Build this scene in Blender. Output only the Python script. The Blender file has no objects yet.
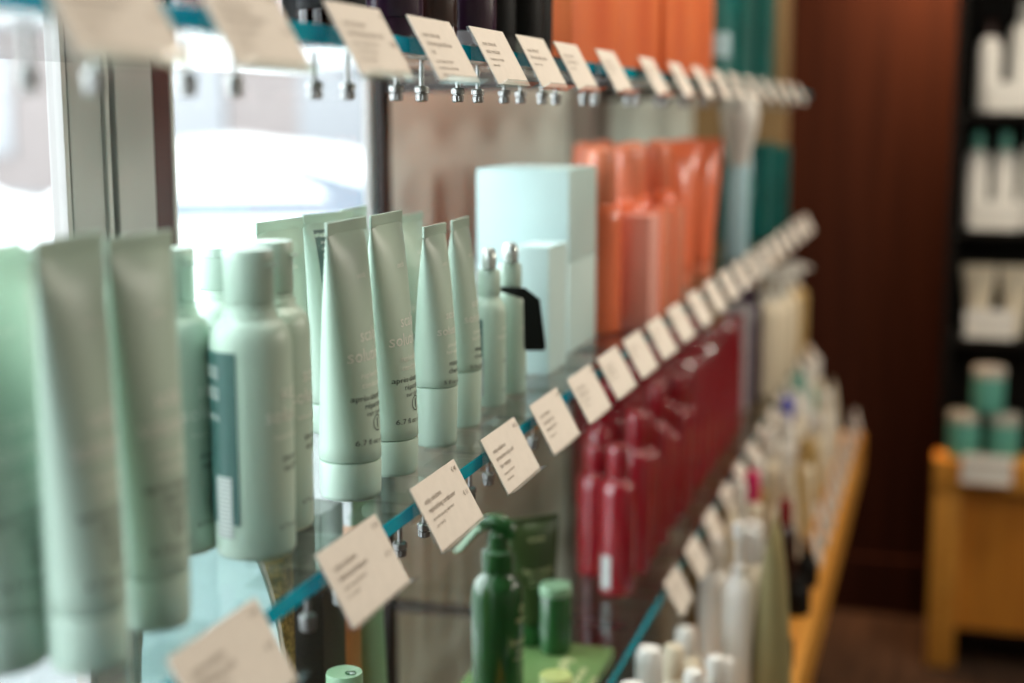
import bpy, bmesh, math, random
from math import pi, sin, cos, sqrt, radians
from mathutils import Vector, Matrix
random.seed(7)
S = bpy.context.scene
COL = S.collection

# ------------------------------------------------------------------ materials
def mat(name, rgb, rough=.5, metal=0., coat=0., spec=.5, var=0., scale=40., bump=0., sss=0., emit=None, stretch=None, rgb2=None):
    m = bpy.data.materials.new(name); m.use_nodes = True
    nt = m.node_tree; b = nt.nodes['Principled BSDF']
    b.inputs['Base Color'].default_value = (*rgb, 1); b.inputs['Roughness'].default_value = rough
    b.inputs['Metallic'].default_value = metal; b.inputs['Coat Weight'].default_value = coat; b.inputs['Specular IOR Level'].default_value = spec
    b.inputs['Coat Roughness'].default_value = .12
    if sss: b.inputs['Subsurface Weight'].default_value = sss; b.inputs['Subsurface Radius'].default_value = (.006, .006, .006)
    if emit: b.inputs['Emission Color'].default_value = (*emit[:3], 1); b.inputs['Emission Strength'].default_value = emit[3]
    if var or bump or rgb2:
        tc = nt.nodes.new('ShaderNodeTexCoord'); mp = nt.nodes.new('ShaderNodeMapping'); nz = nt.nodes.new('ShaderNodeTexNoise')
        mp.inputs['Scale'].default_value = stretch or (1, 1, 1)
        nz.inputs['Scale'].default_value = scale; nz.inputs['Detail'].default_value = 5
        nt.links.new(tc.outputs['Object'], mp.inputs['Vector']); nt.links.new(mp.outputs['Vector'], nz.inputs['Vector'])
        if var or rgb2:
            r = nt.nodes.new('ShaderNodeValToRGB')
            r.color_ramp.elements[0].position = .32; r.color_ramp.elements[1].position = .68
            c2 = rgb2 or tuple(min(1, c * (1 + var)) for c in rgb)
            c1 = rgb if rgb2 else tuple(c * (1 - var) for c in rgb)
            r.color_ramp.elements[0].color = (*c1, 1); r.color_ramp.elements[1].color = (*c2, 1)
            nt.links.new(nz.outputs['Fac'], r.inputs['Fac']); nt.links.new(r.outputs['Color'], b.inputs['Base Color'])
        if bump:
            bp = nt.nodes.new('ShaderNodeBump'); bp.inputs['Strength'].default_value = bump; bp.inputs['Distance'].default_value = .002
            nt.links.new(nz.outputs['Fac'], bp.inputs['Height']); nt.links.new(bp.outputs['Normal'], b.inputs['Normal'])
    return m

def glass_mat(name, tint, refl=1., rough=.015, ior=1.5):
    m = bpy.data.materials.new(name); m.use_nodes = True; nt = m.node_tree; nt.nodes.clear()
    N = nt.nodes.new; L = nt.links.new
    out = N('ShaderNodeOutputMaterial'); mix = N('ShaderNodeMixShader'); tr = N('ShaderNodeBsdfTransparent'); gl = N('ShaderNodeBsdfGlossy')
    fr = N('ShaderNodeFresnel'); geo = N('ShaderNodeNewGeometry'); inv = N('ShaderNodeMath'); mul = N('ShaderNodeMath')
    tr.inputs['Color'].default_value = (*tint, 1); gl.inputs['Roughness'].default_value = rough; fr.inputs['IOR'].default_value = ior
    inv.operation = 'SUBTRACT'; inv.inputs[0].default_value = refl; L(geo.outputs['Backfacing'], inv.inputs[1]); inv.use_clamp = True
    mul.operation = 'MULTIPLY'; L(fr.outputs['Fac'], mul.inputs[0]); L(inv.outputs[0], mul.inputs[1])
    L(mul.outputs[0], mix.inputs['Fac']); L(tr.outputs[0], mix.inputs[1]); L(gl.outputs[0], mix.inputs[2]); L(mix.outputs[0], out.inputs['Surface'])
    return m

def edge_mat(name, rgb):
    m = bpy.data.materials.new(name); m.use_nodes = True; nt = m.node_tree; nt.nodes.clear()
    N = nt.nodes.new; L = nt.links.new
    out = N('ShaderNodeOutputMaterial'); mx = N('ShaderNodeMixShader'); m2 = N('ShaderNodeMixShader')
    d = N('ShaderNodeBsdfDiffuse'); t = N('ShaderNodeBsdfTranslucent'); g = N('ShaderNodeBsdfGlossy')
    d.inputs['Color'].default_value = (*rgb, 1); t.inputs['Color'].default_value = (*rgb, 1)
    g.inputs['Roughness'].default_value = .12; mx.inputs['Fac'].default_value = .45; m2.inputs['Fac'].default_value = .06
    L(d.outputs[0], mx.inputs[1]); L(t.outputs[0], mx.inputs[2]); L(mx.outputs[0], m2.inputs[1]); L(g.outputs[0], m2.inputs[2]); L(m2.outputs[0], out.inputs['Surface'])
    return m

M = dict(
    sage=mat('sage_plastic', (.52, .665, .56), .34, var=.02, scale=25),
    sagecap=mat('sage_cap_plastic', (.52, .665, .565), .3, var=.015, scale=30),
    backlabel=mat('dark_teal_label', (.045, .125, .11), .4, var=.05),
    white=mat('white_plastic', (.78, .77, .73), .35, var=.02),
    barcode=None,
    ink=mat('dark_ink', (.03, .05, .045), .6), paleink=mat('pale_ink', (.90, .93, .86), .5),
    cardink=mat('brown_grey_ink', (.21, .16, .12), .7),
    card=mat('cream_card', (.82, .765, .69), .75, var=.025, scale=120, bump=.05),
    greycard=mat('grey_white_card', (.62, .59, .55), .7, var=.03, scale=90),
    aquabox=mat('pale_aqua_carton', (.60, .78, .765), .5, var=.015, scale=30),
    aquaboard=mat('aqua_board', (.50, .70, .70), .5, var=.02),
    coral=mat('coral_plastic', (.90, .20, .085), .22, var=.05, scale=14, coat=.4),
    coralcap=mat('coral_cap', (.92, .28, .15), .24, var=.03, coat=.4),
    orange=mat('burnt_orange_carton', (.72, .115, .028), .5, rgb2=(.88, .21, .06), scale=9, stretch=(1, 1, .5)),
    teal=mat('deep_teal_plastic', (.0, .12, .11), .4, var=.25, scale=18),
    paleblue=mat('pale_blue_plastic', (.40, .62, .70), .35, var=.03),
    red=mat('crimson_plastic', (.24, .002, .011), .14, var=.08, coat=1.),
    redcap=mat('crimson_cap', (.27, .003, .013), .16, var=.05, coat=1.),
    purple=mat('dark_purple_plastic', (.035, .012, .034), .22, var=.08, coat=.3),
    brown=mat('dark_brown_plastic', (.032, .010, .007), .2, var=.1, coat=.3),
    greyp=mat('grey_plastic', (.38, .35, .37), .35, var=.03),
    green=mat('deep_green_plastic', (.012, .075, .016), .22, var=.1, coat=.3),
    olive=mat('olive_green_tube', (.030, .055, .012), .38, var=.15, scale=12),
    litcoral=mat('window_lit_coral_carton', (.86, .40, .33), .4, var=.02),  # coral made paler, window light put into the carton colour
    greenlid=mat('pale_green_plastic', (.19, .33, .20), .35, var=.04),
    greenbox=mat('green_carton', (.09, .17, .05), .5, var=.12, scale=14),
    limelid=mat('lime_lid', (.42, .50, .19), .4, var=.03),
    goldink=mat('gold_ink', (.62, .60, .34), .4),
    cream=mat('cream_plastic', (.72, .64, .49), .35, var=.03),
    gold=mat('gold_plastic', (.50, .34, .13), .35, var=.05),
    khaki=mat('khaki_tube', (.28, .25, .12), .4, var=.06),
    pink=mat('pink_magenta_plastic', (.75, .03, .16), .35, var=.03),
    blue=mat('cobalt_plastic', (.08, .10, .60), .35, var=.03),
    jade=mat('jade_plastic', (.10, .36, .29), .4, var=.04), lidgrey=mat('grey_lid', (.42, .42, .38), .4, var=.03),
    black=mat('black_plastic', (.006, .006, .006), .5, spec=.15, var=.1),
    chrome=mat('polished_steel', (.36, .36, .35), .28, 1., var=.02), silver=mat('silver_plastic', (.62, .66, .63), .25, .6),
    steel=mat('brushed_steel', (.47, .44, .42), .4, .6, var=.05, scale=30, stretch=(1, 1, .05)),
    darkmetal=mat('dark_bronze_metal', (.035, .03, .028), .4, .5, var=.1),
    copper=mat('copper_foil', (.40, .15, .05), .35, .4, var=.2, scale=20),
    glitter=mat('gold_glitter', (.10, .07, .02), .4, .5, rgb2=(.50, .38, .13), scale=260),
    speckle=mat('black_gold_speckle', (.012, .010, .008), .5, rgb2=(.03, .025, .015), scale=500),
    wall=mat('pale_stone_panel', (.75, .845, .805), .55, var=.02, scale=3),
    wallgrey=mat('grey_plaster', (.36, .33, .31), .8, var=.04, scale=4),
    frame=mat('grey_window_frame', (.42, .40, .385), .5, var=.05, scale=12, stretch=(1, 1, .05)),
    whiteframe=mat('white_window_trim', (.50, .48, .46), .5, var=.02),
    darkred=mat('dark_red_wood', (.07, .022, .02), .5, var=.2, scale=15, stretch=(1, 1, .06)),
    tan=mat('tan_wood', (.30, .19, .085), .5, var=.15, scale=12, stretch=(1, 1, .08)),
    oak=mat('honey_oak', (.54, .22, .028), .42, rgb2=(.68, .33, .06), scale=9, stretch=(6, .35, 6)),
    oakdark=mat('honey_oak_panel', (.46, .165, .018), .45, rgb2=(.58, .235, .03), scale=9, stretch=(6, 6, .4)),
    mahog=mat('mahogany_panel', (.021, .0055, .003), .7, spec=.12, rgb2=(.034, .010, .005), scale=7, stretch=(5, 5, .25)),
    blackwood=mat('black_wood', (.009, .008, .007), .7, spec=.15, var=.15, scale=10),
    floor=mat('dark_floor', (.022, .013, .009), .6, spec=.2, rgb2=(.055, .032, .02), scale=6, stretch=(6, .6, 1)),
    ceil=mat('ceiling_paint', (.30, .25, .20), .9, var=.02),
    flower=mat('dried_petal', (.66, .56, .43), .8, var=.1, scale=60), stem=mat('dry_stem', (.30, .22, .10), .8, var=.1),
    asphalt=mat('pale_pavement', (.17, .175, .18), .9, var=.05, scale=2),
    facade=mat('pink_beige_facade', (.205, .175, .166), .9, var=.06, scale=2), facwin=mat('facade_window', (.175, .18, .19), .3),
    carwhite=mat('white_car_paint', (.80, .80, .80), .25, coat=.6), carglass=mat('car_window', (.10, .13, .16), .1), tyre=mat('tyre_rubber', (.03, .03, .03), .8),
    lamp=mat('lamp_lens', (.9, .8, .6), .4, emit=(1., .82, .6, 6.)),
)
M['glass'] = glass_mat('clear_shelf_glass', (.95, .97, .96), 1., .02, 1.62)
M['acrylic'] = glass_mat('clear_acrylic', (.93, .95, .945), 1., .05)
M['pane'] = glass_mat('window_glass', (.985, .99, .99), 1., .005)
M['edge'] = edge_mat('teal_glass_edge', (.0, .46, .56))
M['bottleglass'] = glass_mat('dark_bottle_glass', (.45, .33, .28), 1., .03)

def barcode_mat():
    m = bpy.data.materials.new('white_barcode_sticker'); m.use_nodes = True; nt = m.node_tree; b = nt.nodes['Principled BSDF']
    tc = nt.nodes.new('ShaderNodeTexCoord'); w = nt.nodes.new('ShaderNodeTexWave'); w.bands_direction = 'Z'
    w.inputs['Scale'].default_value = 130; w.inputs['Distortion'].default_value = .0; w.inputs['Detail'].default_value = 0
    r = nt.nodes.new('ShaderNodeValToRGB'); r.color_ramp.elements[0].position = .3; r.color_ramp.elements[0].color = (.30, .34, .33, 1)
    r.color_ramp.elements[1].position = .5; r.color_ramp.elements[1].color = (.58, .62, .59, 1)
    nt.links.new(tc.outputs['Object'], w.inputs['Vector']); nt.links.new(w.outputs['Fac'], r.inputs['Fac']); nt.links.new(r.outputs['Color'], b.inputs['Base Color'])
    return m
M['barcode'] = barcode_mat()

# ------------------------------------------------------------------ mesh helpers
def lathe(bm, prof, n=28, cx=0., cy=0., z0=0., caps=True):
    rings = []
    for r, z in prof:
        rings.append([bm.verts.new((cx + r * cos(2 * pi * i / n), cy + r * sin(2 * pi * i / n), z0 + z)) for i in range(n)])
    for a, b in zip(rings, rings[1:]):
        for i in range(n):
            bm.faces.new((a[i], a[(i + 1) % n], b[(i + 1) % n], b[i]))
    if caps:
        bm.faces.new(rings[0][::-1]); bm.faces.new(rings[-1])
    return bm
def box(bm, x0, x1, y0, y1, z0, z1):
    v = [bm.verts.new(p) for p in ((x0, y0, z0), (x1, y0, z0), (x1, y1, z0), (x0, y1, z0), (x0, y0, z1), (x1, y0, z1), (x1, y1, z1), (x0, y1, z1))]
    for f in ((3, 2, 1, 0), (4, 5, 6, 7), (0, 1, 5, 4), (1, 2, 6, 5), (2, 3, 7, 6), (3, 0, 4, 7)):
        bm.faces.new([v[i] for i in f])
    return bm
def bevel(bm, w, seg=2):
    bmesh.ops.bevel(bm, geom=list(bm.edges), offset=w, segments=seg, profile=.6, affect='EDGES'); return bm
def loft(bm, rings, caps=True):
    vs = [[bm.verts.new(p) for p in r] for r in rings]
    n = len(vs[0])
    for a, b in zip(vs, vs[1:]):
        for i in range(n):
            bm.faces.new((a[i], a[(i + 1) % n], b[(i + 1) % n], b[i]))
    if caps:
        bm.faces.new(vs[0][::-1]); bm.faces.new(vs[-1])
    return bm
def sweep(bm, pts, rads, n=12):
    rings = []
    for i, p in enumerate(pts):
        p = Vector(p); a = Vector(pts[max(0, i - 1)]); b = Vector(pts[min(len(pts) - 1, i + 1)])
        t = (b - a).normalized(); u = t.cross(Vector((0, 1, 0)));
        if u.length < .1: u = t.cross(Vector((1, 0, 0)))
        u.normalize(); w = t.cross(u)
        r = rads[i]; ru, rw = r if isinstance(r, tuple) else (r, r)
        rings.append([p + u * ru * cos(2 * pi * k / n) + w * rw * sin(2 * pi * k / n) for k in range(n)])
    return loft(bm, rings)
def nb(): return bmesh.new()
def obj(name, bm, m, parent=None, smooth=True, angle=38):
    bmesh.ops.recalc_face_normals(bm, faces=bm.faces)
    me = bpy.data.meshes.new(name); bm.to_mesh(me); bm.free()
    me.materials.append(M[m] if isinstance(m, str) else m)
    if smooth:
        for p in me.polygons: p.use_smooth = True
        me.set_sharp_from_angle(angle=radians(angle))
    o = bpy.data.objects.new(name, me); COL.objects.link(o)
    if parent: o.parent = parent
    return o
def tag(o, label, cat, group=None):
    o['label'] = label; o['category'] = cat
    if group: o['group'] = group
    return o
def thing(name, label, cat, loc=(0, 0, 0), rz=0., group=None):
    o = bpy.data.objects.new(name, None); COL.objects.link(o); o.empty_display_size = .01
    o.location = loc; o.rotation_euler = (0, 0, rz)
    return tag(o, label, cat, group)
def struct(name, bm, m, parent=None):
    o = obj(name, bm, m, parent, smooth=False)
    if not parent: o['kind'] = 'structure'
    return o
def dup(root, loc, rz=0., label=None, group=None):
    r = root.copy(); COL.objects.link(r); r.location = loc; r.rotation_euler = (0, 0, rz)
    if label: r['label'] = label
    if group: r['group'] = group
    def rec(src, dst):
        for ch in src.children:
            c = ch.copy(); COL.objects.link(c); c.parent = dst; rec(ch, c)
    rec(root, r)
    return r
def ordi(n): return ['first', 'second', 'third', 'fourth', 'fifth', 'sixth', 'seventh', 'eighth', 'ninth', 'tenth', 'eleventh', 'twelfth', 'thirteenth', 'fourteenth', 'fifteenth', 'sixteenth', 'seventeenth', 'eighteenth', 'nineteenth', 'twentieth', 'twenty-first', 'twenty-second', 'twenty-third', 'twenty-fourth', 'twenty-fifth', 'twenty-sixth'][n]

# flat lettering -> list of (verts, faces) in a u,v plane
def text_geo(lines):
    """lines: (string, size, u, v, align, squeeze)"""
    V = []; Fc = []
    for s, size, u, v, al in lines:
        cu = bpy.data.curves.new('t', 'FONT'); cu.body = s; cu.size = size; cu.align_x = al; cu.resolution_u = 2
        ob = bpy.data.objects.new('t', cu); COL.objects.link(ob)
        dg = bpy.context.evaluated_depsgraph_get(); dg.update()
        me = bpy.data.meshes.new_from_object(ob.evaluated_get(dg))
        k = len(V)
        V += [(p.co.x + u, p.co.y + v) for p in me.vertices]; Fc += [[k + i for i in p.vertices] for p in me.polygons]
        bpy.data.objects.remove(ob); bpy.data.curves.remove(cu); bpy.data.meshes.remove(me)
    return V, Fc
def lettering(lines, fn, m, parent, name='lettering', extra=None):
    V, Fc = text_geo(lines)
    if extra:
        k = len(V); V = V + extra[0]; Fc = Fc + [[k + i for i in f] for f in extra[1]]
    me = bpy.data.meshes.new(name); me.from_pydata([fn(u, v) for u, v in V], [], Fc); me.update()
    me.materials.append(M[m])
    o = bpy.data.objects.new(name, me); COL.objects.link(o); o.parent = parent
    return o
def ring_geo(u, v, r, t, n=20):
    V = []; Fc = []
    for i in range(n):
        a = 2 * pi * i / n
        V += [(u + r * cos(a), v + r * sin(a)), (u + (r - t) * cos(a), v + (r - t) * sin(a))]
    for i in range(n):
        j = (i + 1) % n; Fc.append([2 * i, 2 * j, 2 * j + 1, 2 * i + 1])
    k = len(V); V += [(u - r * .12, v - r * .6), (u + r * .12, v - r * .6), (u + r * .12, v + r * .6), (u - r * .12, v + r * .6)]; Fc.append([k, k + 1, k + 2, k + 3])
    return V, Fc

# ------------------------------------------------------------------ squeeze tubes (stand on the cap, crimp along Y)
def tube_ab(t, d, w):
    """half width (Y), half depth (X) at body fraction t"""
    r = d / 2; e = t * t * (3 - 2 * t) * .55 + t * .45
    a = r + (w / 2 - r) * e
    b = r * sqrt(max(0., 1 - t ** 1.25)) if t < 1 else 0
    return a, max(b, .0011)
def make_tube(name, label, d=.042, h=.186, cap=.026, w=.064, body='sage', capm='sagecap', group=None, lines=None, dark=None, back=False, taper=.97, emblem=True, n=32):
    root = thing(name, label, 'tube', group=group)
    r = d / 2
    c = nb(); lathe(c, [(r * taper * .93, 0), (r * taper * .985, .0012), (r * taper, .003), (r * .995, cap - .0016), (r * .98, cap - .0006), (r * .90, cap)], n)
    obj('cap', c, capm, root)
    b = nb(); rings = []; z0 = cap + .0004; hb = h - z0 - .008
    for z, s in ((z0, .97), (z0 + .0008, 1.0)):
        rings.append([(r * s * cos(2 * pi * k / n), r * s * sin(2 * pi * k / n), z) for k in range(n)])
    for i in range(1, 17):
        t = i / 16; A, B = tube_ab(t, d, w)
        rings.append([(B * cos(2 * pi * k / n), A * sin(2 * pi * k / n), z0 + .0008 + hb * t) for k in range(n)])
    loft(b, rings); obj('body', b, body, root, angle=60)
    q = nb(); box(q, -.0010, .0010, -w / 2, w / 2, h - .0088, h); bevel(q, .0004, 1)
    box(q, -.0014, .0014, -w / 2 + .0005, w / 2 - .0005, h - .0076, h - .0066)
    obj('crimped_end', q, body, root)
    def on(u, v):
        t = min(.995, max(0, (v - z0) / hb)); A, B = tube_ab(t, d, w)
        return (B * sqrt(max(0, 1 - (u / A) ** 2)) + .00025, u, v)
    if lines: lettering(lines, on, 'paleink', root, 'lettering')
    if dark: lettering(dark, on, 'ink', root, 'dark_lettering', ring_geo(.0, h * .26 + .003, .0055, .0007) if emblem else None)
    if back:
        z1, z2 = h * .30, h * .93; V = []; Fc = []
        for i in range(15):
            v = z1 + (z2 - z1) * i / 14
            for j in range(9):
                u = (-.36 + .72 * j / 8) * w * (.75 + .25 * i / 14); V.append((u, v))
        for i in range(14):
            for j in range(8): Fc.append([i * 9 + j, i * 9 + j + 1, i * 9 + j + 10, i * 9 + j + 9])
        me = bpy.data.meshes.new('back_label'); me.from_pydata([on(u, v) for u, v in V], [], Fc); me.materials.append(M['backlabel'])
        o = bpy.data.objects.new('back_label', me); COL.objects.link(o); o.parent = root
        def on2(u, v): x, y, z = on(u, v); return (x + .0003, y, z)
        lettering([('shampooing traitant cuir chevelu', .0036, -.33 * w * .85, z2 - .006 - .0052 * i, 'LEFT') for i in range(15)], on2, 'paleink', o, 'small_print')
    return root

# ------------------------------------------------------------------ round bottles
def make_bottle(name, label, prof, capprof, body, capm, group=None, capname='cap', cat='bottle', n=32):
    root = thing(name, label, cat, group=group)
    b = nb(); lathe(b, prof, n); obj('body', b, body, root, angle=50)
    c = nb(); lathe(c, capprof, n); obj(capname, c, capm, root, angle=40)
    return root
def patch(root, r, a0, a1, z0, z1, m, name, off=.0003, n=14):
    V = []; Fc = []
    for i in range(n + 1):
        a = radians(a0 + (a1 - a0) * i / n)
        V += [((r + off) * cos(a), (r + off) * sin(a), z0), ((r + off) * cos(a), (r + off) * sin(a), z1)]
    for i in range(n): Fc.append([2 * i, 2 * i + 2, 2 * i + 3, 2 * i + 1])
    me = bpy.data.meshes.new(name); me.from_pydata(V, [], Fc); me.materials.append(M[m])
    for p in me.polygons: p.use_smooth = True
    o = bpy.data.objects.new(name, me); COL.objects.link(o); o.parent = root
    return o
def on_cyl(r, off=.0003, az=0.):
    def f(u, v):
        a = u / r + az
        return ((r + off) * cos(a), (r + off) * sin(a), v)
    return f

ZU, ZM, ZL, ZB = 1.497, 1.195, .865, .68        # tops of the upper, middle, lower glass and of the wooden base
XE = -.327                                       # front edge of the glass
XEL = -.312
GT = .010

# ================================================================== THE SETTING
fl = nb(); box(fl, -.75, 2.6, -2.2, 4.2, -.05, 0); struct('floor', fl, 'floor')
ce = nb(); box(ce, -.75, 2.6, -2.2, 4.2, 2.9, 2.95); struct('ceiling', ce, 'ceil')
w = nb()
SILL, HEAD = .78, 2.55
box(w, -.653, -.645, -2.2, 4.2, 0, SILL); box(w, -.653, -.645, -2.2, 4.2, HEAD, 2.9)
box(w, -.653, -.645, -2.2, -1.7, SILL, HEAD); box(w, -.653, -.645, 1.558, 4.2, SILL, HEAD)
struct('wall_left', w, 'wall')
w = nb(); box(w, -.64, .005, 4.15, 4.2, 0, 2.9); box(w, .005, 2.6, 4.17, 4.2, 0, 2.9); struct('wall_back', w, 'mahog')
w = nb(); box(w, 2.6, 2.65, -2.2, 4.2, 0, 2.9); struct('wall_right', w, 'ceil')
w = nb(); box(w, -.76, 2.65, -2.25, -2.2, 0, 2.9); struct('wall_front', w, 'ceil')
b = nb(); box(b, -.64, .0, 4.13, 4.15, 0, .17); bevel(b, .006); struct('baseboard_back', b, 'mahog')
b = nb(); box(b, -.645, -.40, 3.75, 3.79, 0, 2.6); bevel(b, .003); struct('trim_1', b, 'tan')     # end panel of the shelving bay

def window(name, y0, y1, bars=()):
    r = bpy.data.objects.new(name, None); COL.objects.link(r); r['kind'] = 'structure'
    f = nb()
    box(f, -.653, -.646, y0, y1, SILL, SILL + .03); box(f, -.653, -.646, y0, y1, HEAD - .03, HEAD)
    box(f, -.653, -.646, y0, y0 + .006, SILL, HEAD); box(f, -.653, -.646, y1 - .006, y1, SILL, HEAD)
    for yb in bars: box(f, -.653, -.646, yb - .03, yb + .03, SILL, HEAD)
    struct('window_frame', f, 'whiteframe', r)
    p = nb(); box(p, -.651, -.6485, y0 + .0062, y1 - .0062, SILL + .03, HEAD - .03); struct('window_pane', p, 'pane', r)
    return r
window('window_1', -1.7, .955, (-.75, .05)); window('window_2', 1.108, 1.557)
# the wide mullion between the two windows, as its separate profiles
def strip(n, x0, x1, y0, y1, m, bev=.002):
    b = nb(); box(b, x0, x1, y0, y1, SILL, HEAD); bevel(b, bev); return struct(n, b, m)
strip('trim_2', -.665, -.645, .956, 1.000, 'frame'); strip('trim_3', -.665, -.642, 1.0005, 1.0075, 'whiteframe')
strip('trim_4', -.665, -.650, 1.008, 1.020, 'darkmetal'); strip('trim_5', -.665, -.645, 1.0205, 1.078, 'frame'); strip('trim_6', -.665, -.645, 1.0785, 1.106, 'darkred')


# ------------------------------------------------------------------ uprights with brackets
def upright(label, y, wd, dp, m):
    r = thing('shelf_upright', label, 'shelf support', (-.645, y, 0))
    p = nb(); box(p, .0005, dp, 0, wd, 0, 2.55); bevel(p, .003); obj('post', p, m, r)
    for zt, x1 in ((ZU, XE), (ZM, XE), (ZL, XEL)):
        a = nb(); z1 = zt - GT - .0006
        y0 = wd / 2
        v = [(dp, z1 - .014), (dp, z1), (x1 + .645 - .025, z1), (x1 + .645 - .025, z1 - .006)]
        lo = [a.verts.new((x, y0 - .004, z)) for x, z in v]; hi = [a.verts.new((x, y0 + .004, z)) for x, z in v]
        a.faces.new(lo); a.faces.new(hi[::-1])
        for i in range(4): a.faces.new((lo[i], lo[(i + 1) % 4], hi[(i + 1) % 4], hi[i]))
        obj('bracket', a, 'darkmetal', r, smooth=False)
    return r
upright('slim dark upright at the right edge of the window holding glass shelves', 1.560, .03, .012, 'darkmetal')
upright('brushed steel upright post against the taupe wall panel behind the coral bottles', 2.47, .13, .045, 'steel')

# ------------------------------------------------------------------ glass shelves
def shelf(label, x1, y0, y1, zt):
    y1 = min(y1, 3.54)
    r = thing('glass_shelf', label, 'shelf', (0, 0, zt))
    g = nb(); box(g, -.628 if y1 < 2 else -.598, x1 - .0012, y0, y1, -GT, 0); obj('glass_pane', g, 'glass', r, smooth=False)
    e = nb(); box(e, x1 - .0010, x1, y0, y1, -GT, 0); bevel(e, .0003, 1); obj('glass_edge', e, 'edge', r, smooth=False)['label'] = 'teal polished front edge'
for nm, z, x in (('upper', ZU, XE), ('middle', ZM, XE), ('lower', ZL, XEL)):
    shelf(nm + ' clear glass shelf with teal edge, nearest pane by the window', x, -.35, 1.615, z)
    shelf(nm + ' clear glass shelf with teal edge, central pane before the taupe wall', x, 1.621, 2.532, z)
    shelf(nm + ' clear glass shelf with teal edge, farthest pane by the tan end panel', x, 2.538, 3.66, z)

# ------------------------------------------------------------------ price tags
def make_tag(label, wd, lines=None, small=None, clip=True):
    r = thing('price_tag', label, 'price tag')
    T = Vector((.0012, 0, .013)); B = Vector((.0232, 0, -.027)); D = (B - T).normalized(); Nn = Vector((-D.z, 0, D.x)); L = (B - T).length
    if Nn.x < 0: Nn = -Nn
    def sheet(t0, t1, y0, y1, o0, o1):
        s = nb(); ps = []
        for o in (o0, o1):
            for (t, y) in ((t0, y0), (t0, y1), (t1, y1), (t1, y0)):
                p = T + D * t + Nn * o; ps.append(s.verts.new((p.x, y, p.z)))
        for f in ((0, 1, 2, 3), (7, 6, 5, 4), (0, 4, 5, 1), (1, 5, 6, 2), (2, 6, 7, 3), (3, 7, 4, 0)): s.faces.new([ps[i] for i in f])
        return s
    c = obj('card', sheet(0, L, 0, wd, .0016, .0023), 'card', r, smooth=False)
    h = sheet(-.0004, L + .0012, -.0006, wd + .0006, 0, .0014)
    p0 = T + D * (L + .0001); q = []
    for o, t in ((.0014, 0), (.0014, .0011), (.0095, .0011), (.0095, 0)):
        for y in (-.0006, wd + .0006):
            p = p0 + D * t + Nn * o; q.append(h.verts.new((p.x, y, p.z)))
    for f in ((0, 1, 3, 2), (2, 3, 5, 4), (4, 5, 7, 6), (6, 7, 1, 0), (0, 2, 4, 6), (1, 7, 5, 3)): h.faces.new([q[i] for i in f])
    obj('holder', h, 'acrylic', r, smooth=False)['label'] = 'clear acrylic holder with bottom lip'
    if lines:
        def on(u, v):
            p = T + D * (L - v) + Nn * .0026; return (p.x, u, p.z)
        lettering(lines, on, 'cardink', c)
    if clip:
        k = nb()
        box(k, -.045, .0005, .008, .075, .0004, .0024); box(k, -.045, .0005, .008, .075, -GT - .0024, -GT - .0004); box(k, .0006, .0022, .008, .075, -GT - .0024, .0024)
        obj('clip', k, 'acrylic', r, smooth=False)['label'] = 'clear acrylic shelf clip'
        for y in (.020, .066):
            s = nb(); lathe(s, [(.0017, -.0285), (.0016, -GT - .0026)], 12, -.012, y)
            so = obj('screw', s, 'chrome', r)
            s = nb(); pr = [(r_ * .94, z_ - .0095) for r_, z_ in ((.0035, -.0290), (.0046, -.0282), (.0048, -.0245), (.0038, -.0240), (.0038, -.0234), (.0052, -.0228), (.0052, -.0198), (.0040, -.0188))]
            lathe(s, pr, 24, -.012, y)
            for v in s.verts:
                if v.co.z < -.0338:
                    i = round(math.atan2(v.co.y - y, v.co.x + .012) / (2 * pi / 24))
                    if i % 2: v.co.x = -.012 + (v.co.x + .012) * .9; v.co.y = y + (v.co.y - y) * .9
            obj('screw_knob', s, 'chrome', so)
    return r
def card_lines(head, wd):
    out = []; v = .031
    for i, s in enumerate(head[0]): out.append((s, .0052, .010, v, 'LEFT')); v -= .0062
    for i, s in enumerate(head[1]): out.append((s, .0034, .010, v + .0005, 'LEFT')); v -= .0049
    for i, s in enumerate(head[2]): out.append((s, .0046, wd - .004, .0405 - (0 if i < 1 else .0185) - .002, 'RIGHT'))
    return out
SC = 'scalp solutions'
mid_text = [((SC, 'exfoliating scrub'), ('gommage exfoliant', 'cuir chevelu'), ('€ 40', '€ 11')),
            ((SC, 'balancing shampoo'), ('shampooing équilibrant', 'cuir chevelu'), ('€ 40', '€ 11')),
            ((SC, 'replenishing conditioner'), ('après-shampooing réparateur', 'cuir chevelu'), ('€ 40', '€ 11')),
            ((SC, 'protective scalp and', 'hair masque'), ('masque protecteur', 'cuir chevelu'), ('€ 42',)),
            ((SC, 'overnight scalp', 'renewal serum'), ('sérum de nuit',), ('€ 48',)),
            ((SC, 'refreshing mist'), ('brume protectrice', 'cuir chevelu'), ('€ 38',)),
            ((SC, 'scalp massager'), ('masseur cuir chevelu',), ('€ 25',)),
            ((SC, 'gift set'), ('coffret',), ('€ 89',))]
IA = 'invati advanced'
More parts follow.
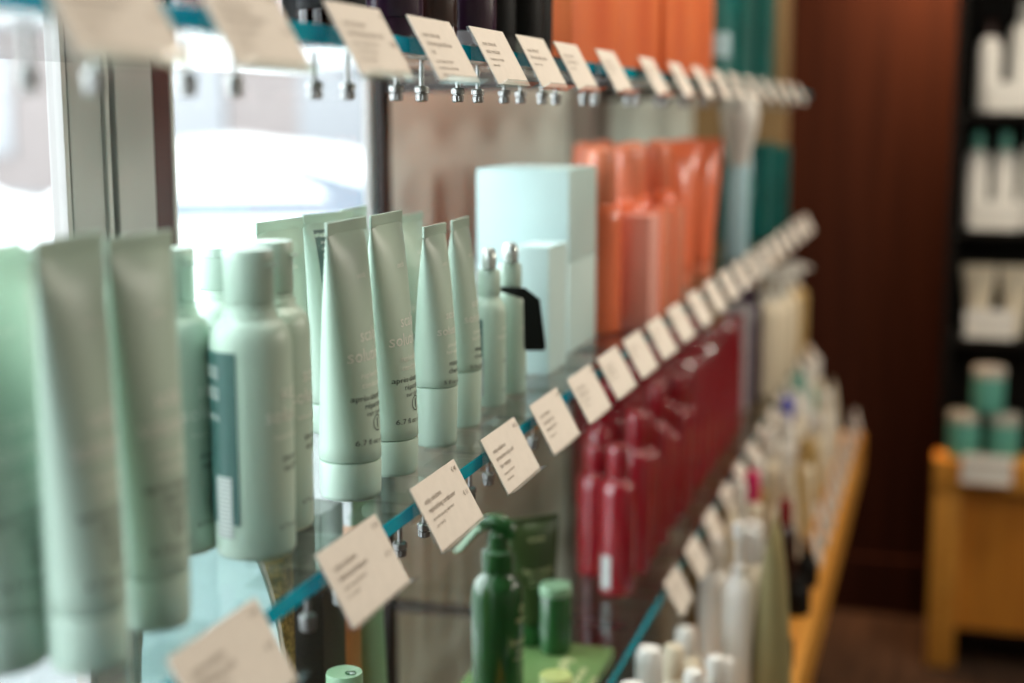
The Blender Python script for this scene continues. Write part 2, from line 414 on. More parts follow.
up_text = [((IA, 'exfoliating shampoo'), ('shampooing exfoliant', 'cuir chevelu', 'cheveux fins'), ('€ 36', '€ 90')),
           ((IA, 'exfoliating shampoo'), ('shampooing exfoliant', 'cuir chevelu', 'cheveux fins'), ('€ 36', '€ 90')),
           ((IA, 'exfoliating shampoo rich'), ('shampooing exfoliant riche', 'cuir chevelu, cheveux', 'fins et clairsemés'), ('€', '€ 36', '€ 90')),
           ((IA, 'thickening conditioner', 'rich'), ('après-shampooing riche', 'cheveux fins et clairsemés', 'densifiant'), ()),
           ((IA, 'scalp revitalizer'), ('revitalisant cuir chevelu', 'cheveux fins'), ()),
           ((IA, 'hair and scalp masque'), ('masque cheveux',), ()),
           ((IA, 'brow thickening'), ('sérum sourcils',), ())]
mid_front = ['left of the frame end', 'before the near sage bottles', 'before the tall sage tubes', 'before the thick-capped sage tubes', 'before the serum bottles', 'before the small aqua carton', 'before the large aqua cartons', 'before the first coral carton']
mid_y = [.534, .692, .837, .984, 1.114, 1.238, 1.355, 1.473, 1.594, 1.722, 1.863, 2.0, 2.14, 2.28, 2.42, 2.57, 2.72, 2.87, 3.02, 3.17, 3.30, 3.42]
blank = None
for i, y in enumerate(mid_y):
    lab = 'cream price tag on middle glass shelf edge, %s from near left end' % ordi(i)
    if i < len(mid_text): t = make_tag(lab, .086, card_lines(mid_text[i], .086)); last = t
    else: t = dup(last, (0, 0, 0), 0, lab)
    t.location = (XE, y, ZM); t['group'] = 'price tags along the middle shelf'
up_y = [.456, .577, .717, .841, .961, 1.074, 1.185, 1.335, 1.531, 1.70, 1.86, 2.02, 2.18, 2.36, 2.55, 2.75, 2.95, 3.14]
for i, y in enumerate(up_y):
    lab = 'cream price tag on upper glass shelf edge, %s from near left end' % ordi(i)
    wd = .080 if i < 1 else .079
    if i < len(up_text): t = make_tag(lab, wd, card_lines(up_text[i], wd)); last = t
    else: t = dup(last, (0, 0, 0), 0, lab)
    t.location = (XE, y, ZU - .001); t['group'] = 'price tags along the upper shelf'
for i, y in enumerate([1.66, 1.80, 1.95, 2.10, 2.25, 2.40, 2.55, 2.70, 2.86, 3.02, 3.18, 3.34, 3.5]):
    t = dup(last, (XEL, y, ZL), 0, 'cream price tag on the lower glass shelf edge, %s from the near end' % ordi(i), 'price tags along the lower shelf')

# ================================================================== SAGE PRODUCTS ON THE MIDDLE SHELF
def sage_lines(h, sc=1.):
    return ([('scalp', .0125 * sc, 0, h * .575, 'CENTER'), ('solutions', .0125 * sc, 0, h * .505, 'CENTER'),
             ('replenishing', .0058 * sc, 0, h * .445, 'CENTER'), ('conditioner', .0058 * sc, 0, h * .41, 'CENTER')],
            [('après-shampooing', .0056 * sc, 0, h * .365, 'CENTER'), ('réparateur', .0056 * sc, 0, h * .335, 'CENTER'), ('cuir chevelu', .0045 * sc, 0, h * .308, 'CENTER'),
             ('6.7 fl oz e 200 ml', .0052 * sc, 0, h * .205, 'CENTER')])
sl, sd = sage_lines(.186)
leaf = [('aveda', .006, 0, .148, 'CENTER')]
TI = make_tube('squeeze_tube', 'tall sage squeeze tube standing nearest of the two tall lettered tubes', lines=sl + leaf, dark=sd, group='sage tubes on the middle shelf')
TI.location = (-.376, .862, ZM)
dup(TI, (-.375, .930, ZM), radians(2), 'tall sage squeeze tube second of the two tall lettered tubes, left of thick-capped tubes')
dup(TI, (-.374, .608, ZM), radians(-3), 'blurred sage squeeze tube third from the left edge, left of the sage bottles').scale = (.86, .86, 1.06)
dup(TI, (-.375, .551, ZM), radians(2), 'blurred sage squeeze tube second from the left edge of the photo').scale = (.88, .86, 1.08)
dup(TI, (-.4125, .541, ZM), radians(6), 'blurred sage squeeze tube cut off at the left edge of the photo').scale = (.88, 1.02, 1.05)
dup(TI, (-.452, .625, ZM), radians(3), 'shaded sage squeeze tube in the back row between the two leftmost tubes').scale = (.9, .9, 1)
dup(TI, (-.450, 1.170, ZM), radians(0), 'sage squeeze tube peeping out behind the tall lettered tubes').scale = (1, 1, .90)
TK = make_tube('squeeze_tube', 'sage squeeze tube with back panel of small print, right of the pair behind bottles', back=True, group='sage tubes on the middle shelf')
TK.location = (-.470, 1.042, ZM); TK.scale = (1, 1, .95); TK.rotation_euler = (0, 0, radians(-14))
dup(TI, (-.472, .960, ZM), radians(-6), 'sage squeeze tube behind the bottles, left of the small print tube').scale = (1, 1, .95)
dup(TI, (-.475, 1.105, ZM), radians(4), 'sage squeeze tube with only its crimped end showing right of the small print tube').scale = (1, 1, .95)
l2 = [('scalp', .0095, 0, .100, 'CENTER'), ('solutions', .0095, 0, .088, 'CENTER'), ('protective', .0045, 0, .0785, 'CENTER'), ('hair masque', .0045, 0, .073, 'CENTER'), ('aveda', .005, 0, .14, 'CENTER')]
d2 = [('masque', .0058, 0, .0640, 'CENTER'), ('cheveux', .0058, 0, .0580, 'CENTER'), ('5 fl oz e 150 ml', .0042, 0, .0500, 'CENTER')]
TL_ = make_tube('squeeze_tube', 'slim sage tube with thick tall cap, nearer of the pair', d=.0345, h=.171, cap=.047, w=.049, lines=l2, dark=d2, taper=.92, emblem=False, group='thick-capped sage tubes')
TL_.location = (-.372, 1.020, ZM)
dup(TL_, (-.375, 1.089, ZM), radians(3), 'slim sage tube with thick tall cap, farther of the pair beside the serum bottles')

FB = [(.0195, 0), (.0222, .0012), (.0233, .004), (.0235, .05), (.0235, .1215), (.0231, .128), (.0218, .133), (.0195, .1365), (.0165, .1385), (.0155, .1397), (.0153, .1432), (.0144, .1438), (.0142, .1475)]
FC = [(.0138, .1478), (.0143, .1486), (.0143, .1715), (.0146, .1718), (.0146, .1775), (.0141, .1786), (.0125, .1790)]
BF = make_bottle('shampoo_bottle', 'sage bottle with flip cap and barcode label, nearest of the front bottles', FB, FC, 'sage', 'sagecap', group='sage bottles on the middle shelf')
patch(BF, .0235, -200, -84, .022, .122, 'backlabel', 'back_label')
bc = patch(BF, .0235, -124, -95, .014, .050, 'barcode', 'barcode_sticker', .0006); bc['label'] = 'white barcode sticker'
lettering([('replenishing', .0044, 0, .119 - .004 * k, 'CENTER') for k in (2, 3, 5, 6, 9)], on_cyl(.0235, .0007, radians(-140)), 'paleink', BF, 'small_print')
lettering([('scalp', .0125, .004, .094, 'CENTER'), ('solutions', .0125, .004, .081, 'CENTER'), ('balancing shampoo', .0045, .004, .071, 'CENTER')], on_cyl(.0235), 'paleink', BF)
lettering([('shampooing', .005, .004, .058, 'CENTER'), ('équilibrant', .005, .004, .052, 'CENTER'), ('6.7 fl oz e 200 ml', .0043, .004, .018, 'CENTER')], on_cyl(.0235), 'ink', BF, 'dark_lettering')
tz = nb(); lathe(tz, [(.0006, .169), (.0055, .1695), (.0055, .1705), (.0006, .171)], 10, .0125, 0)
obj('thumb_notch', tz, 'sagecap', BF)
BF.location = (-.379, .729, ZM)
for (x, y, rz, lab) in ((-.391, .780, 6, 'sage bottle with flip cap standing just left of the tall lettered tube'),
                        (-.426, .722, -5, 'sage bottle with dark label half hidden between blurred tube and nearest front bottle'),
                        (-.475, .873, 4, 'sage bottle whose dark cap shows behind and between the front bottles'),
                        (-.455, .735, 2, 'sage bottle hidden in the back row behind the front sage bottles')):
    if y == .735: continue
    o = dup(BF, (x, y, ZM), radians(rz), lab)
    if y == .873: o.scale = (1, 1, .92)

# serum bottles
SP = [(.0110, 0), (.0140, .001), (.0146, .003), (.0146, .082), (.0140, .0885), (.0120, .0925), (.0102, .0945), (.0100, .098)]
SCp = [(.0100, .0982), (.0103, .0990), (.0100, .118), (.0090, .1205), (.0070, .1210)]
SB = make_bottle('serum_bottle', 'small sage serum bottle with barcode and bright clasp cap, front one', SP, SCp, 'sage', 'sagecap', group='serum bottles', n=24)
noz = nb()
for s in (-1, 1): lathe(noz, [(.0040, .1212), (.0062, .1225), (.0066, .129), (.0060, .1362), (.0042, .1385), (.001, .1390)], 14, -.002 * s, s * .0062)
obj('clasp', noz, 'silver', SB)['label'] = 'bright silver two-lobed clasp'
patch(SB, .0146, -190, -95, .045, .078, 'backlabel', 'back_label'); patch(SB, .0146, -128, -92, .010, .044, 'barcode', 'barcode_sticker', .0005)
lettering([('scalp', .006, 0, .068, 'CENTER'), ('solutions', .006, 0, .061, 'CENTER')], on_cyl(.0146), 'paleink', SB)
lettering([('sérum', .004, 0, .040, 'CENTER'), ('50 ml', .004, 0, .014, 'CENTER')], on_cyl(.0146), 'ink', SB, 'dark_lettering')
SB.location = (-.378, 1.174, ZM)
dup(SB, (-.376, 1.232, ZM), radians(5), 'small sage serum bottle with bright clasp cap behind, wearing the black tag')
# black hang tag on the second serum bottle
ht = nb()
pts = [(-.013, .0), (.010, .0), (.024, -.010), (.0295, -.052), (.0285, -.056), (.011, -.057), (.0095, -.054), (.0088, -.010), (-.013, -.004)]
lo = [ht.verts.new((x, -.0008, z)) for x, z in pts]; hi = [ht.verts.new((x, .0008, z)) for x, z in pts]
ht.faces.new(lo); ht.faces.new(hi[::-1])
for i in range(len(pts)): ht.faces.new((lo[i], lo[(i + 1) % 9], hi[(i + 1) % 9], hi[i]))
o = tag(obj('hang_tag', ht, 'black', smooth=False), 'black rounded hang tag on the neck of the second serum bottle', 'tag')
o.location = (-.368, 1.2165, ZM + .100)

# aqua cartons
def carton(name, label, sx, sy, sz, m, loc, group=None, rz=0., cat='carton', flap=True):
    r = thing(name, label, cat, loc, rz, group)
    b = nb(); box(b, -sx / 2, sx / 2, -sy / 2, sy / 2, 0, sz - .0012); bevel(b, .0009, 2); obj('body', b, m, r, angle=30)
    if flap:
        f = nb(); box(f, -sx / 2 + .0006, sx / 2 - .0006, -sy / 2 + .0006, sy / 2 - .0006, sz - .0010, sz); bevel(f, .0003, 1); obj('lid_flap', f, m, r, angle=30)
    return r
carton('carton', 'small pale aqua carton standing before the large aqua cartons', .036, .070, .126, 'aquabox', (-.384, 1.362, ZM))
c = carton('carton', 'large pale aqua carton, lower of the stacked pair', .102, .125, .098, 'aquabox', (-.430, 1.514, ZM), 'large aqua cartons')
dup(c, (-.430, 1.514, ZM + .0984), 0, 'large pale aqua carton, upper of the stacked pair')
for k in [q for q in bpy.data.objects if q.name.startswith('carton')]: pass

# coral bottles, tubes and cartons
CP = [(.0215, 0), (.0245, .0015), (.0255, .005), (.0255, .128), (.0248, .140), (.0215, .148), (.0190, .151)]
CC = [(.0188, .1514), (.0193, .1525), (.0172, .205), (.0160, .2125), (.0120, .2165), (.005, .218)]
CB = make_bottle('conditioner_bottle', 'coral bottle with tall tapered cap right behind the large aqua cartons', CP, CC, 'coral', 'coralcap', group='coral bottles on the middle shelf', n=24)
CB.location = (-.385, 1.618, ZM)
for i, (x, y) in enumerate(((-.385, 1.755), (-.400, 1.865), (-.385, 1.96))):
    dup(CB, (x, y, ZM), 0, 'coral bottle with tall tapered cap, %s in the row counted from the aqua cartons' % ordi(i + 1))
for i, (x, y) in enumerate(((-.455, 1.83), (-.46, 1.95))):
    dup(CB, (x, y, ZM), 0, 'coral bottle with tall cap in the rear row, %s from the aqua cartons' % ordi(i))
c = carton('carton', 'coral carton painted paler for window light, standing before the coral bottles, nearer one', .034, .060, .135, 'litcoral', (-.349, 1.68, ZM))
c = carton('carton', 'coral carton standing before the coral bottles, second one', .030, .060, .135, 'coralcap', (-.350, 1.78, ZM), 'coral cartons')
dup(c, (-.352, 1.88, ZM), 0, 'coral carton standing before the coral bottles, third one')
CT = make_tube('squeeze_tube', 'wide coral squeeze tube standing near the middle of the coral row', d=.05, h=.215, cap=.02, w=.085, body='coral', capm='coralcap', group='coral tubes')
CT.location = (-.380, 2.10, ZM); CT.rotation_euler = (0, 0, radians(-50)); CT.scale = (1, .85, 1)
dup(CT, (-.372, 2.24, ZM), radians(-62), 'wide coral squeeze tube at far end of the coral row, beside white-headed bottle')
# white-headed bottle, teal packs
WB = make_bottle('brush_bottle', 'pale blue slim bottle with bulging white head beside the coral tubes', [(.016, 0), (.019, .002), (.020, .006), (.020, .13), (.018, .15), (.017, .165)],
                 [(.0172, .1654), (.022, .19), (.030, .225), (.034, .25), (.031, .272), (.020, .286), (.005, .291)], 'paleblue', 'white', capname='head', n=24)
WB.location = (-.348, 2.50, ZM)
b = make_bottle('pump_bottle', 'small pale blue bottle standing against the teal cartons', [(.017, 0), (.019, .002), (.019, .12), (.012, .135)], [(.0115, .1354), (.0115, .17), (.008, .175)], 'teal', 'paleblue', n=20)
b.location = (-.37, 2.76, ZM)
c = carton('carton', 'deep teal carton on the middle shelf, nearer of the two', .10, .16, .195, 'teal', (-.395, 2.95, ZM), 'teal cartons on the middle shelf')
dup(c, (-.390, 3.22, ZM), radians(3), 'deep teal carton on the middle shelf, farther of the two').scale = (1, 1, .93)

# ================================================================== UPPER SHELF
UB = [(.019, 0), (.022, .0015), (.0225, .016), (.0225, .020), (.0228, .022), (.0228, .125), (.018, .138), (.013, .142)]
UC = [(.0135, .1424), (.014, .17), (.012, .174)]
def dark_bottle(label, m, footm, loc):
    r = thing('serum_bottle', label, 'bottle', loc, 0, 'dark bottles on the upper shelf')
    f = nb(); lathe(f, [(.0185, 0), (.0220, .002), (.0224, .016), (.0222, .018)], 24); obj('glass_foot', f, footm, r)
    b = nb(); lathe(b, [(.0222, .0184), (.0226, .020), (.0226, .125), (.018, .138), (.013, .142)], 24); obj('body', b, m, r)
    c = nb(); lathe(c, UC, 20); obj('cap', c, 'black', r)
    return r
ks = [('brown', 'bottleglass'), ('brown', 'bottleglass'), ('black', 'bottleglass'), ('purple', 'purple'), ('brown', 'brown'), ('purple', 'greyp'), ('black', 'black'), ('black', 'silver'), ('black', 'black')]
ys = [.62, .70, .865, .955, 1.045, 1.125, 1.20, 1.265, 1.32]
for i, ((m_, f_), y) in enumerate(zip(ks, ys)):
    dark_bottle('%s bottle behind upper shelf tags, %s from the near left end' % ({'brown': 'dark brown', 'black': 'black', 'purple': 'dark purple'}[m_], ordi(i)), m_, f_, (-.385 + .006 * (i % 2), y, ZU))
for i, (y, m_) in enumerate(((.78, 'brown'), (.90, 'purple'), (1.02, 'black'), (1.15, 'brown'), (1.26, 'purple'))):
    dark_bottle('%s bottle, %s from near left end of the upper shelf back row' % ({'brown': 'dark brown', 'black': 'black', 'purple': 'dark purple'}[m_], ordi(i)), m_, 'bottleglass', (-.47, y, ZU))
oc = carton('carton', 'burnt orange carton on the upper shelf, nearest the dark bottles', .10, .215, .24, 'orange', (-.415, 1.515, ZU), 'burnt orange cartons on the upper shelf')
for i, y in enumerate((1.74, 1.965, 2.19)):
    dup(oc, (-.415 + .004 * (i % 2), y, ZU), radians((-1, 1.5, 0)[i]), 'burnt orange carton on the upper shelf, %s from the dark bottles' % ordi(i + 1))
tb = make_bottle('pump_bottle', 'deep teal bottle with painted pale round highlight beside the orange cartons, upper shelf', [(.03, 0), (.034, .002), (.035, .18), (.02, .2)], [(.015, .2004), (.015, .235), (.01, .238)], 'teal', 'white', n=24)
tb.location = (-.385, 2.43, ZU); patch(tb, .035, -90, -30, .045, .085, 'paleblue', 'round_highlight', .0006)  # pale patch paints a round highlight onto the teal bottle
c = carton('carton', 'deep teal carton on the upper shelf, nearer of the two', .09, .20, .24, 'teal', (-.405, 2.66, ZU), 'teal cartons on the upper shelf')
dup(c, (-.400, 2.94, ZU), 0, 'deep teal carton on the upper shelf, farther of the two')
carton('carton', 'tan carton standing last on the upper glass shelf', .08, .12, .24, 'tan', (-.40, 3.32, ZU))

# ================================================================== LOWER SHELF
# green group
GP = [(.024, 0), (.027, .0015), (.028, .005), (.028, .110), (.0268, .121), (.0225, .1295), (.0170, .134), (.0165, .139)]
GS = thing('spray_bottle', 'deep green spray bottle with pale trigger in front of the olive tube', 'spray bottle', (-.408, 1.293, ZL))
GS.scale = (.93, .93, .965)
b = nb(); lathe(b, GP, 32); obj('body', b, 'green', GS, angle=50)
c = nb(); lathe(c, [(.0155, .1395), (.0168, .1405), (.0168, .160), (.0150, .162), (.0110, .163), (.0105, .179), (.0085, .181)], 28); col = obj('collar', c, 'green', GS)
hd = nb()
# head runs along local -X (towards the wall side) with nozzle, trigger sweeping out
sweep(hd, [(.016, 0, .176), (.012, 0, .186), (.002, 0, .1925), (-.010, 0, .193), (-.020, 0, .189)], [(.006, .0075), (.009, .009), (.0100, .0095), (.0085, .0085), (.006, .007)], 14)
sweep(hd, [(.0, 0, .178), (.0, 0, .186)], [.0085, .0085], 14)
obj('spray_head', hd, 'green', GS)
tr = nb(); sweep(tr, [(-.012, 0, .188), (-.022, 0, .183), (-.030, 0, .173), (-.039, 0, .162), (-.046, 0, .1575)], [(.0050, .007), (.0044, .007), (.0036, .0065), (.0030, .006), (.0018, .0045)], 12)
obj('trigger', tr, 'greenlid', GS)['label'] = 'pale green curved trigger'
lettering([('aveda', .0095, .006, .085, 'CENTER'), ('be curly', .0105, .006, .060, 'CENTER'), ('advanced', .006, .006, .051, 'CENTER'), ('curl enhancer', .005, .006, .043, 'CENTER')], on_cyl(.028), 'goldink', GS, 'lettering', ring_geo(.006, .099, .0045, .0012))
GS.location.z += .0123; GS.scale.z *= .94; GTb_z = .0123
GS.rotation_euler = (0, 0, radians(10))
for ch in GS.children:
    if ch.name.startswith('lettering'): ch.rotation_euler = (0, 0, radians(-30))
GTb = make_tube('squeeze_tube', 'dark olive green squeeze tube standing between spray bottle and green jar', d=.044, h=.175, cap=.03, w=.058, body='olive', capm='green')
GTb.location = (-.420, 1.432, ZL); GTb.rotation_euler = (0, 0, radians(-48)); GTb.scale = (1.05, 1.1, .80); GTb.location.z += .0123; GTb.location = (-.413, 1.435, ZL + .0123)
lettering([('be curly', .010, 0, .102, 'CENTER'), ('advanced', .006, 0, .093, 'CENTER'), ('conditioner', .005, 0, .085, 'CENTER'), ('aveda', .008, 0, .145, 'CENTER')],
          lambda u, v: (tube_ab(min(.99, (v - .03) / .137), .044, .058)[1] * sqrt(max(0, 1 - (u / tube_ab(min(.99, (v - .03) / .137), .044, .058)[0]) ** 2)) + .0003, u, v), 'goldink', GTb)
GJ = make_bottle('jar', 'dark green round jar with pale green lid behind the olive tube', [(.02, 0), (.0225, .002), (.0225, .068), (.021, .070)], [(.0215, .0704), (.0232, .0715), (.0232, .0815), (.022, .083), (.006, .0832)], 'green', 'greenlid', capname='lid', cat='jar')
GJ.scale = (.74, .74, .90); GJ.location = (-.3805, 1.412, ZL + .0123)
gb = carton('carton', 'flat green carton with gold lettering lying on the lower glass shelf', .13, .19, .012, 'greenbox', (-.386, 1.345, ZL), None, 0, 'carton'); pass
lettering([('be curly', .022, -.05, .015, 'LEFT'), ('advanced', .013, -.05, -.006, 'LEFT'), ('curl kit', .010, -.05, -.022, 'LEFT')], lambda u, v: (-v + .045, u + .03, .0123), 'goldink', gb)
gc = make_bottle('jar', 'small green jar with lime lid in front of the flat green carton', [(.014, 0), (.016, .001), (.016, .028), (.014, .03)], [(.0145, .0304), (.016, .031), (.016, .042), (.015, .0432), (.004, .0434)], 'olive', 'limelid', capname='lid', cat='jar')
gc.location = (-.3395, 1.262, ZL + .0123); gc.scale = (1, 1, .85)
gd = make_bottle('shampoo_bottle', 'pale green flip cap bottle below the nearest visible tags, bottom of photo', [(.02, 0), (.023, .002), (.023, .115), (.018, .128), (.013, .132)], [(.0134, .1324), (.0142, .1335), (.0142, .160), (.0136, .1616), (.004, .162)], 'greenlid', 'greenlid')
tz = nb(); lathe(tz, [(.001, .1618), (.0042, .1622), (.0042, .1626), (.001, .1628)], 12, .006, -.002); obj('thumb_notch', tz, 'green', gd)
gd.location = (-.425, .955, ZL)
# display things behind, below the middle shelf at the left
def board(label, loc, rz, wd, ht_):
    r = thing('display_board', label, 'display board', loc, rz)
    for nm, s, y0, y1, m in (('face', 1, -.003, .0, 'aquaboard'), ('rim', 1.012, .0004, .006, 'white')):
        p = nb(); prof = []
        for i in range(25):
            a = pi * i / 24; prof.append((cos(a) * wd / 2 * s, ht_ * .44 + sin(a) * ht_ * .56 * s))
        prof += [(-wd / 2 * s * .99, ht_ * .2), (-wd / 2 * s * .95, 0), (wd / 2 * s * .95, 0), (wd / 2 * s * .99, ht_ * .2)]
        lo = [p.verts.new((x, y0, z)) for x, z in prof]; hi = [p.verts.new((x, y1, z)) for x, z in prof]
        p.faces.new(lo); p.faces.new(hi[::-1]); n = len(prof)
        for i in range(n): p.faces.new((lo[i], lo[(i + 1) % n], hi[(i + 1) % n], hi[i]))
        obj(nm, p, m, r, smooth=False)
    return r
board('arch-topped aqua display board with white rim below the sage bottles', (-.535, .95, ZL), radians(8), .118, .285)
carton('carton', 'gold glitter carton half hidden by the aqua display board', .02, .02, .27, 'glitter', (-.500, .995, ZL))
carton('carton', 'black speckled carton under the middle shelf beside gold glitter carton', .045, .045, .26, 'speckle', (-.500, 1.055, ZL))
carton('carton', 'copper carton under the middle shelf behind the black speckled carton', .035, .04, .22, 'copper', (-.505, 1.115, ZL))
gt2 = make_tube('squeeze_tube', 'pale green squeeze tube under the middle shelf beside the copper carton', d=.045, h=.24, cap=.03, w=.06, body='greenlid', capm='green'); gt2.location = (-.505, 1.185, ZL); gt2.scale = (.9, .9, 1)

# reds
RP = [(.0195, 0), (.0212, .0014), (.0218, .004), (.0218, .135), (.0210, .143), (.0185, .149), (.0150, .1525), (.0135, .1535), (.0132, .156)]
RC = [(.0132, .1564), (.0137, .1572), (.0135, .190), (.0125, .196), (.0095, .1995), (.004, .2005)]
RB = make_bottle('shampoo_bottle', 'crimson round bottle with dome cap on the lower shelf, first of the front row', RP, RC, 'red', 'redcap', group='crimson bottles on the lower shelf', n=24)
RB.location = (-.367, 1.652, ZL)
RT = make_tube('squeeze_tube', 'crimson squeeze tube on the lower shelf, first of the far front group', d=.046, h=.215, cap=.03, w=.062, body='red', capm='redcap', group='crimson tubes on the lower shelf')
RT.location = (-.37, 2.19, ZL); RT.rotation_euler = (0, 0, radians(-48))
for i in range(1, 7):
    dup(RB, (-.367 + .003 * (i % 2), 1.652 + .072 * i + .008 * ((i * 5) % 3), ZL), radians(10 * i), 'crimson round dome-capped bottle, %s of the lower shelf front row' % ordi(i)).scale = (1, 1, (.92, 1.06, .98, 1.12)[i % 4])
for i in range(1, 6):
    dup(RT, (-.37, 2.19 + .085 * i, ZL), radians(-52 + 4 * i), 'crimson squeeze tube on the lower shelf, %s of the far front group' % ordi(i))
for i in range(12):
    o = dup(RB, (-.424 + .012 * (i == 0), 1.718 + .074 * i, ZL), radians(15 * i), 'crimson dome-capped bottle, %s from near end of lower shelf second row' % ordi(i)); o.scale = (1, 1, (.86 if i == 0 else 1.16) if i < 99 else 1.16)
for i in range(8):
    o = dup(RB, (-.498 + .004 * (i % 2), 2.03 + .078 * i, ZL), radians(25 * i), 'crimson dome-capped bottle, %s from near end of lower shelf back row' % ordi(i))
    o.scale = (1, 1, 1.25)
RB.scale = (1, 1, .94)
bc = patch(RB, .0218, -135, -100, .01, .055, 'barcode', 'barcode_sticker', .0004); bc['label'] = 'white barcode sticker'
# pale blue capped bottles, purple, cream, gold further along the lower shelf
PBt = make_bottle('pump_bottle', 'crimson bottle with pale blue cap above the red tubes, nearer one', [(.024, 0), (.027, .002), (.027, .17), (.02, .185)], [(.0195, .1854), (.021, .19), (.021, .225), (.017, .232), (.005, .234)], 'red', 'paleblue', group='pale blue capped bottles', n=24)
PBt.location = (-.418, 2.64, ZL); PBt.scale = (1, 1, .79)
dup(PBt, (-.385, 2.70, ZL), 0, 'crimson bottle with pale blue cap above the red tubes, farther one')
PUR = make_bottle('shampoo_bottle', 'purple bottle greyed for window light after the crimson tubes on the lower shelf', [(.024, 0), (.027, .002), (.027, .20), (.02, .215)], [(.0195, .2154), (.02, .22), (.019, .25), (.015, .256)], 'greyp', 'purple', group='purple bottles on the lower shelf', n=24)  # grey body colour paints the window-lit side of a purple bottle
PUR.location = (-.385, 2.79, ZL)
PU2 = make_bottle('shampoo_bottle', 'dark purple bottle with purple cap after the greyed purple bottle', [(.026, 0), (.029, .002), (.029, .20), (.02, .215)], [(.0195, .2154), (.02, .22), (.019, .25), (.015, .256)], 'purple', 'purple', group='purple bottles on the lower shelf', n=24)
PU2.location = (-.375, 2.88, ZL)
def pump(label, body, capm, h, loc, r=.03, group=None, n=20):
    t = thing('pump_bottle', label, 'bottle', loc, 0, group)
    hb = h * .74
    b = nb(); lathe(b, [(r * .86, 0), (r * .97, .0015), (r, .005), (r, hb * .86), (r * .9, hb * .94), (r * .45, hb)], n); obj('body', b, body, t, angle=50)
    c = nb(); lathe(c, [(r * .44, hb + .0004), (r * .46, hb + .012), (r * .2, hb + .014), (r * .18, h - .022), (r * .45, h - .020), (r * .5, h - .006), (r * .4, h)], n); obj('pump', c, capm, t)
    s = nb(); sweep(s, [(0, 0, h - .010), (r * .7, 0, h - .010), (r * 1.2, 0, h - .014)], [.005, .0045, .0035], 8); obj('spout', s, capm, t)
    return t
for i, (y, h, m_) in enumerate(((2.97, .27, 'cream'), (3.07, .25, 'cream'), (3.17, .235, 'gold'), (3.27, .24, 'cream'), (3.37, .235, 'gold'), (3.47, .23, 'gold'))):
    pump('%s white-topped pump bottle on lower shelf, %s past the purple bottles' % (m_, ordi(i)), m_, 'white', h, (-.352 + .01 * (i % 2), y, ZL), .034, 'pump bottles at the far end of the lower shelf')

# ================================================================== WOODEN BASE AND WHAT STANDS ON IT
cb = thing('display_cabinet', 'long honey oak base cabinet running below the glass shelves', 'cabinet', (0, 0, 0))
t = nb(); box(t, -.335, -.163, .9, 3.50, ZB - .10, ZB); bevel(t, .003); obj('top', t, 'oak', cb)
t = nb(); box(t, -.330, -.285, .92, 3.48, .08, ZB - .1005); obj('carcass', t, 'mahog', cb, smooth=False)
t = nb(); box(t, -.328, -.300, .95, 3.46, 0, .079); obj('plinth', t, 'blackwood', cb, smooth=False)
for i in range(4):
    d = nb(); y0 = .93 + i * .637; box(d, -.2845, -.268, y0, y0 + .63, .10, ZB - .108); bevel(d, .003); dd = obj('door', d, 'mahog', cb)
    k = nb(); box(k, -.2678, -.258, y0 + .29, y0 + .34, .53, .54); bevel(k, .002); obj('handle', k, 'darkmetal', dd)

WT = [(1.86, -.250, .235, 'white', 'p'), (1.78, -.215, .245, 'khaki', 't'), (1.95, -.215, .24, 'khaki', 't')]
def btl(label, h, r, m_, c_, loc, group=None, n=18):
    b = make_bottle('lotion_bottle', label, [(r * .85, 0), (r * .97, .0015), (r, .005), (r, h * .62), (r * .93, h * .68), (r * .62, h * .73), (r * .55, h * .74)], [(r * .56, h * .742), (r * .6, h * .75), (r * .55, h * .95), (r * .45, h * .985), (r * .15, h)], m_, c_, group=group, n=n)
    b.location = loc; return b
G1 = 'bottles and tubes on the oak base'
NAME = {'white': 'white', 'cream': 'cream', 'khaki': 'khaki', 'gold': 'gold', 'pink': 'magenta', 'red': 'red', 'blue': 'cobalt blue', 'jade': 'jade green', 'greyp': 'grey', 'brown': 'dark brown', 'black': 'black', 'silver': 'silver'}
def base_item(i, row, kind, m_, c_, h, r, x, y):
    lab = '%s %s, %s top, %s from near end of %s row on oak base' % (NAME[m_], {'p': 'pump bottle', 'b': 'bottle', 't': 'tube'}[kind], NAME[c_], ordi(i), row)
    if kind == 'p': pump(lab, m_, c_, h, (x, y, ZB), r, G1)
    elif kind == 'b': btl(lab, h, r, m_, c_, (x, y, ZB), G1)
    else:
        t = make_tube('squeeze_tube', lab, d=2 * r, h=h, cap=.028, w=2.7 * r, body=m_, capm=c_, group=G1, n=20); t.location = (x, y, ZB)
inner = [('b', 'white', 'white', .205, .027), ('b', 'cream', 'white', .205, .027), ('b', 'white', 'white', .20, .027), ('b', 'cream', 'cream', .16, .022), ('b', 'cream', 'white', .14, .022), ('p', 'white', 'white', .262, .019),
         ('b', 'white', 'white', .19, .022), ('t', 'cream', 'cream', .20, .022), ('b', 'white', 'white', .21, .022), ('b', 'cream', 'pink', .20, .022), ('b', 'gold', 'white', .19, .022), ('b', 'cream', 'white', .22, .022),
         ('t', 'cream', 'white', .2, .022), ('b', 'white', 'white', .2, .022), ('b', 'white', 'blue', .21, .022), ('b', 'cream', 'white', .2, .022), ('b', 'white', 'jade', .22, .022), ('t', 'white', 'white', .2, .022), ('b', 'jade', 'white', .2, .022), ('b', 'cream', 'white', .2, .022)]
yy = 1.22
for i, (k, m_, c_, h, r) in enumerate(inner):
    base_item(i, 'inner', k, m_, c_, h, r, -.285 + .006 * (i % 2) + .05 * (i == 5), yy - .06 * (i == 5)); yy += .115
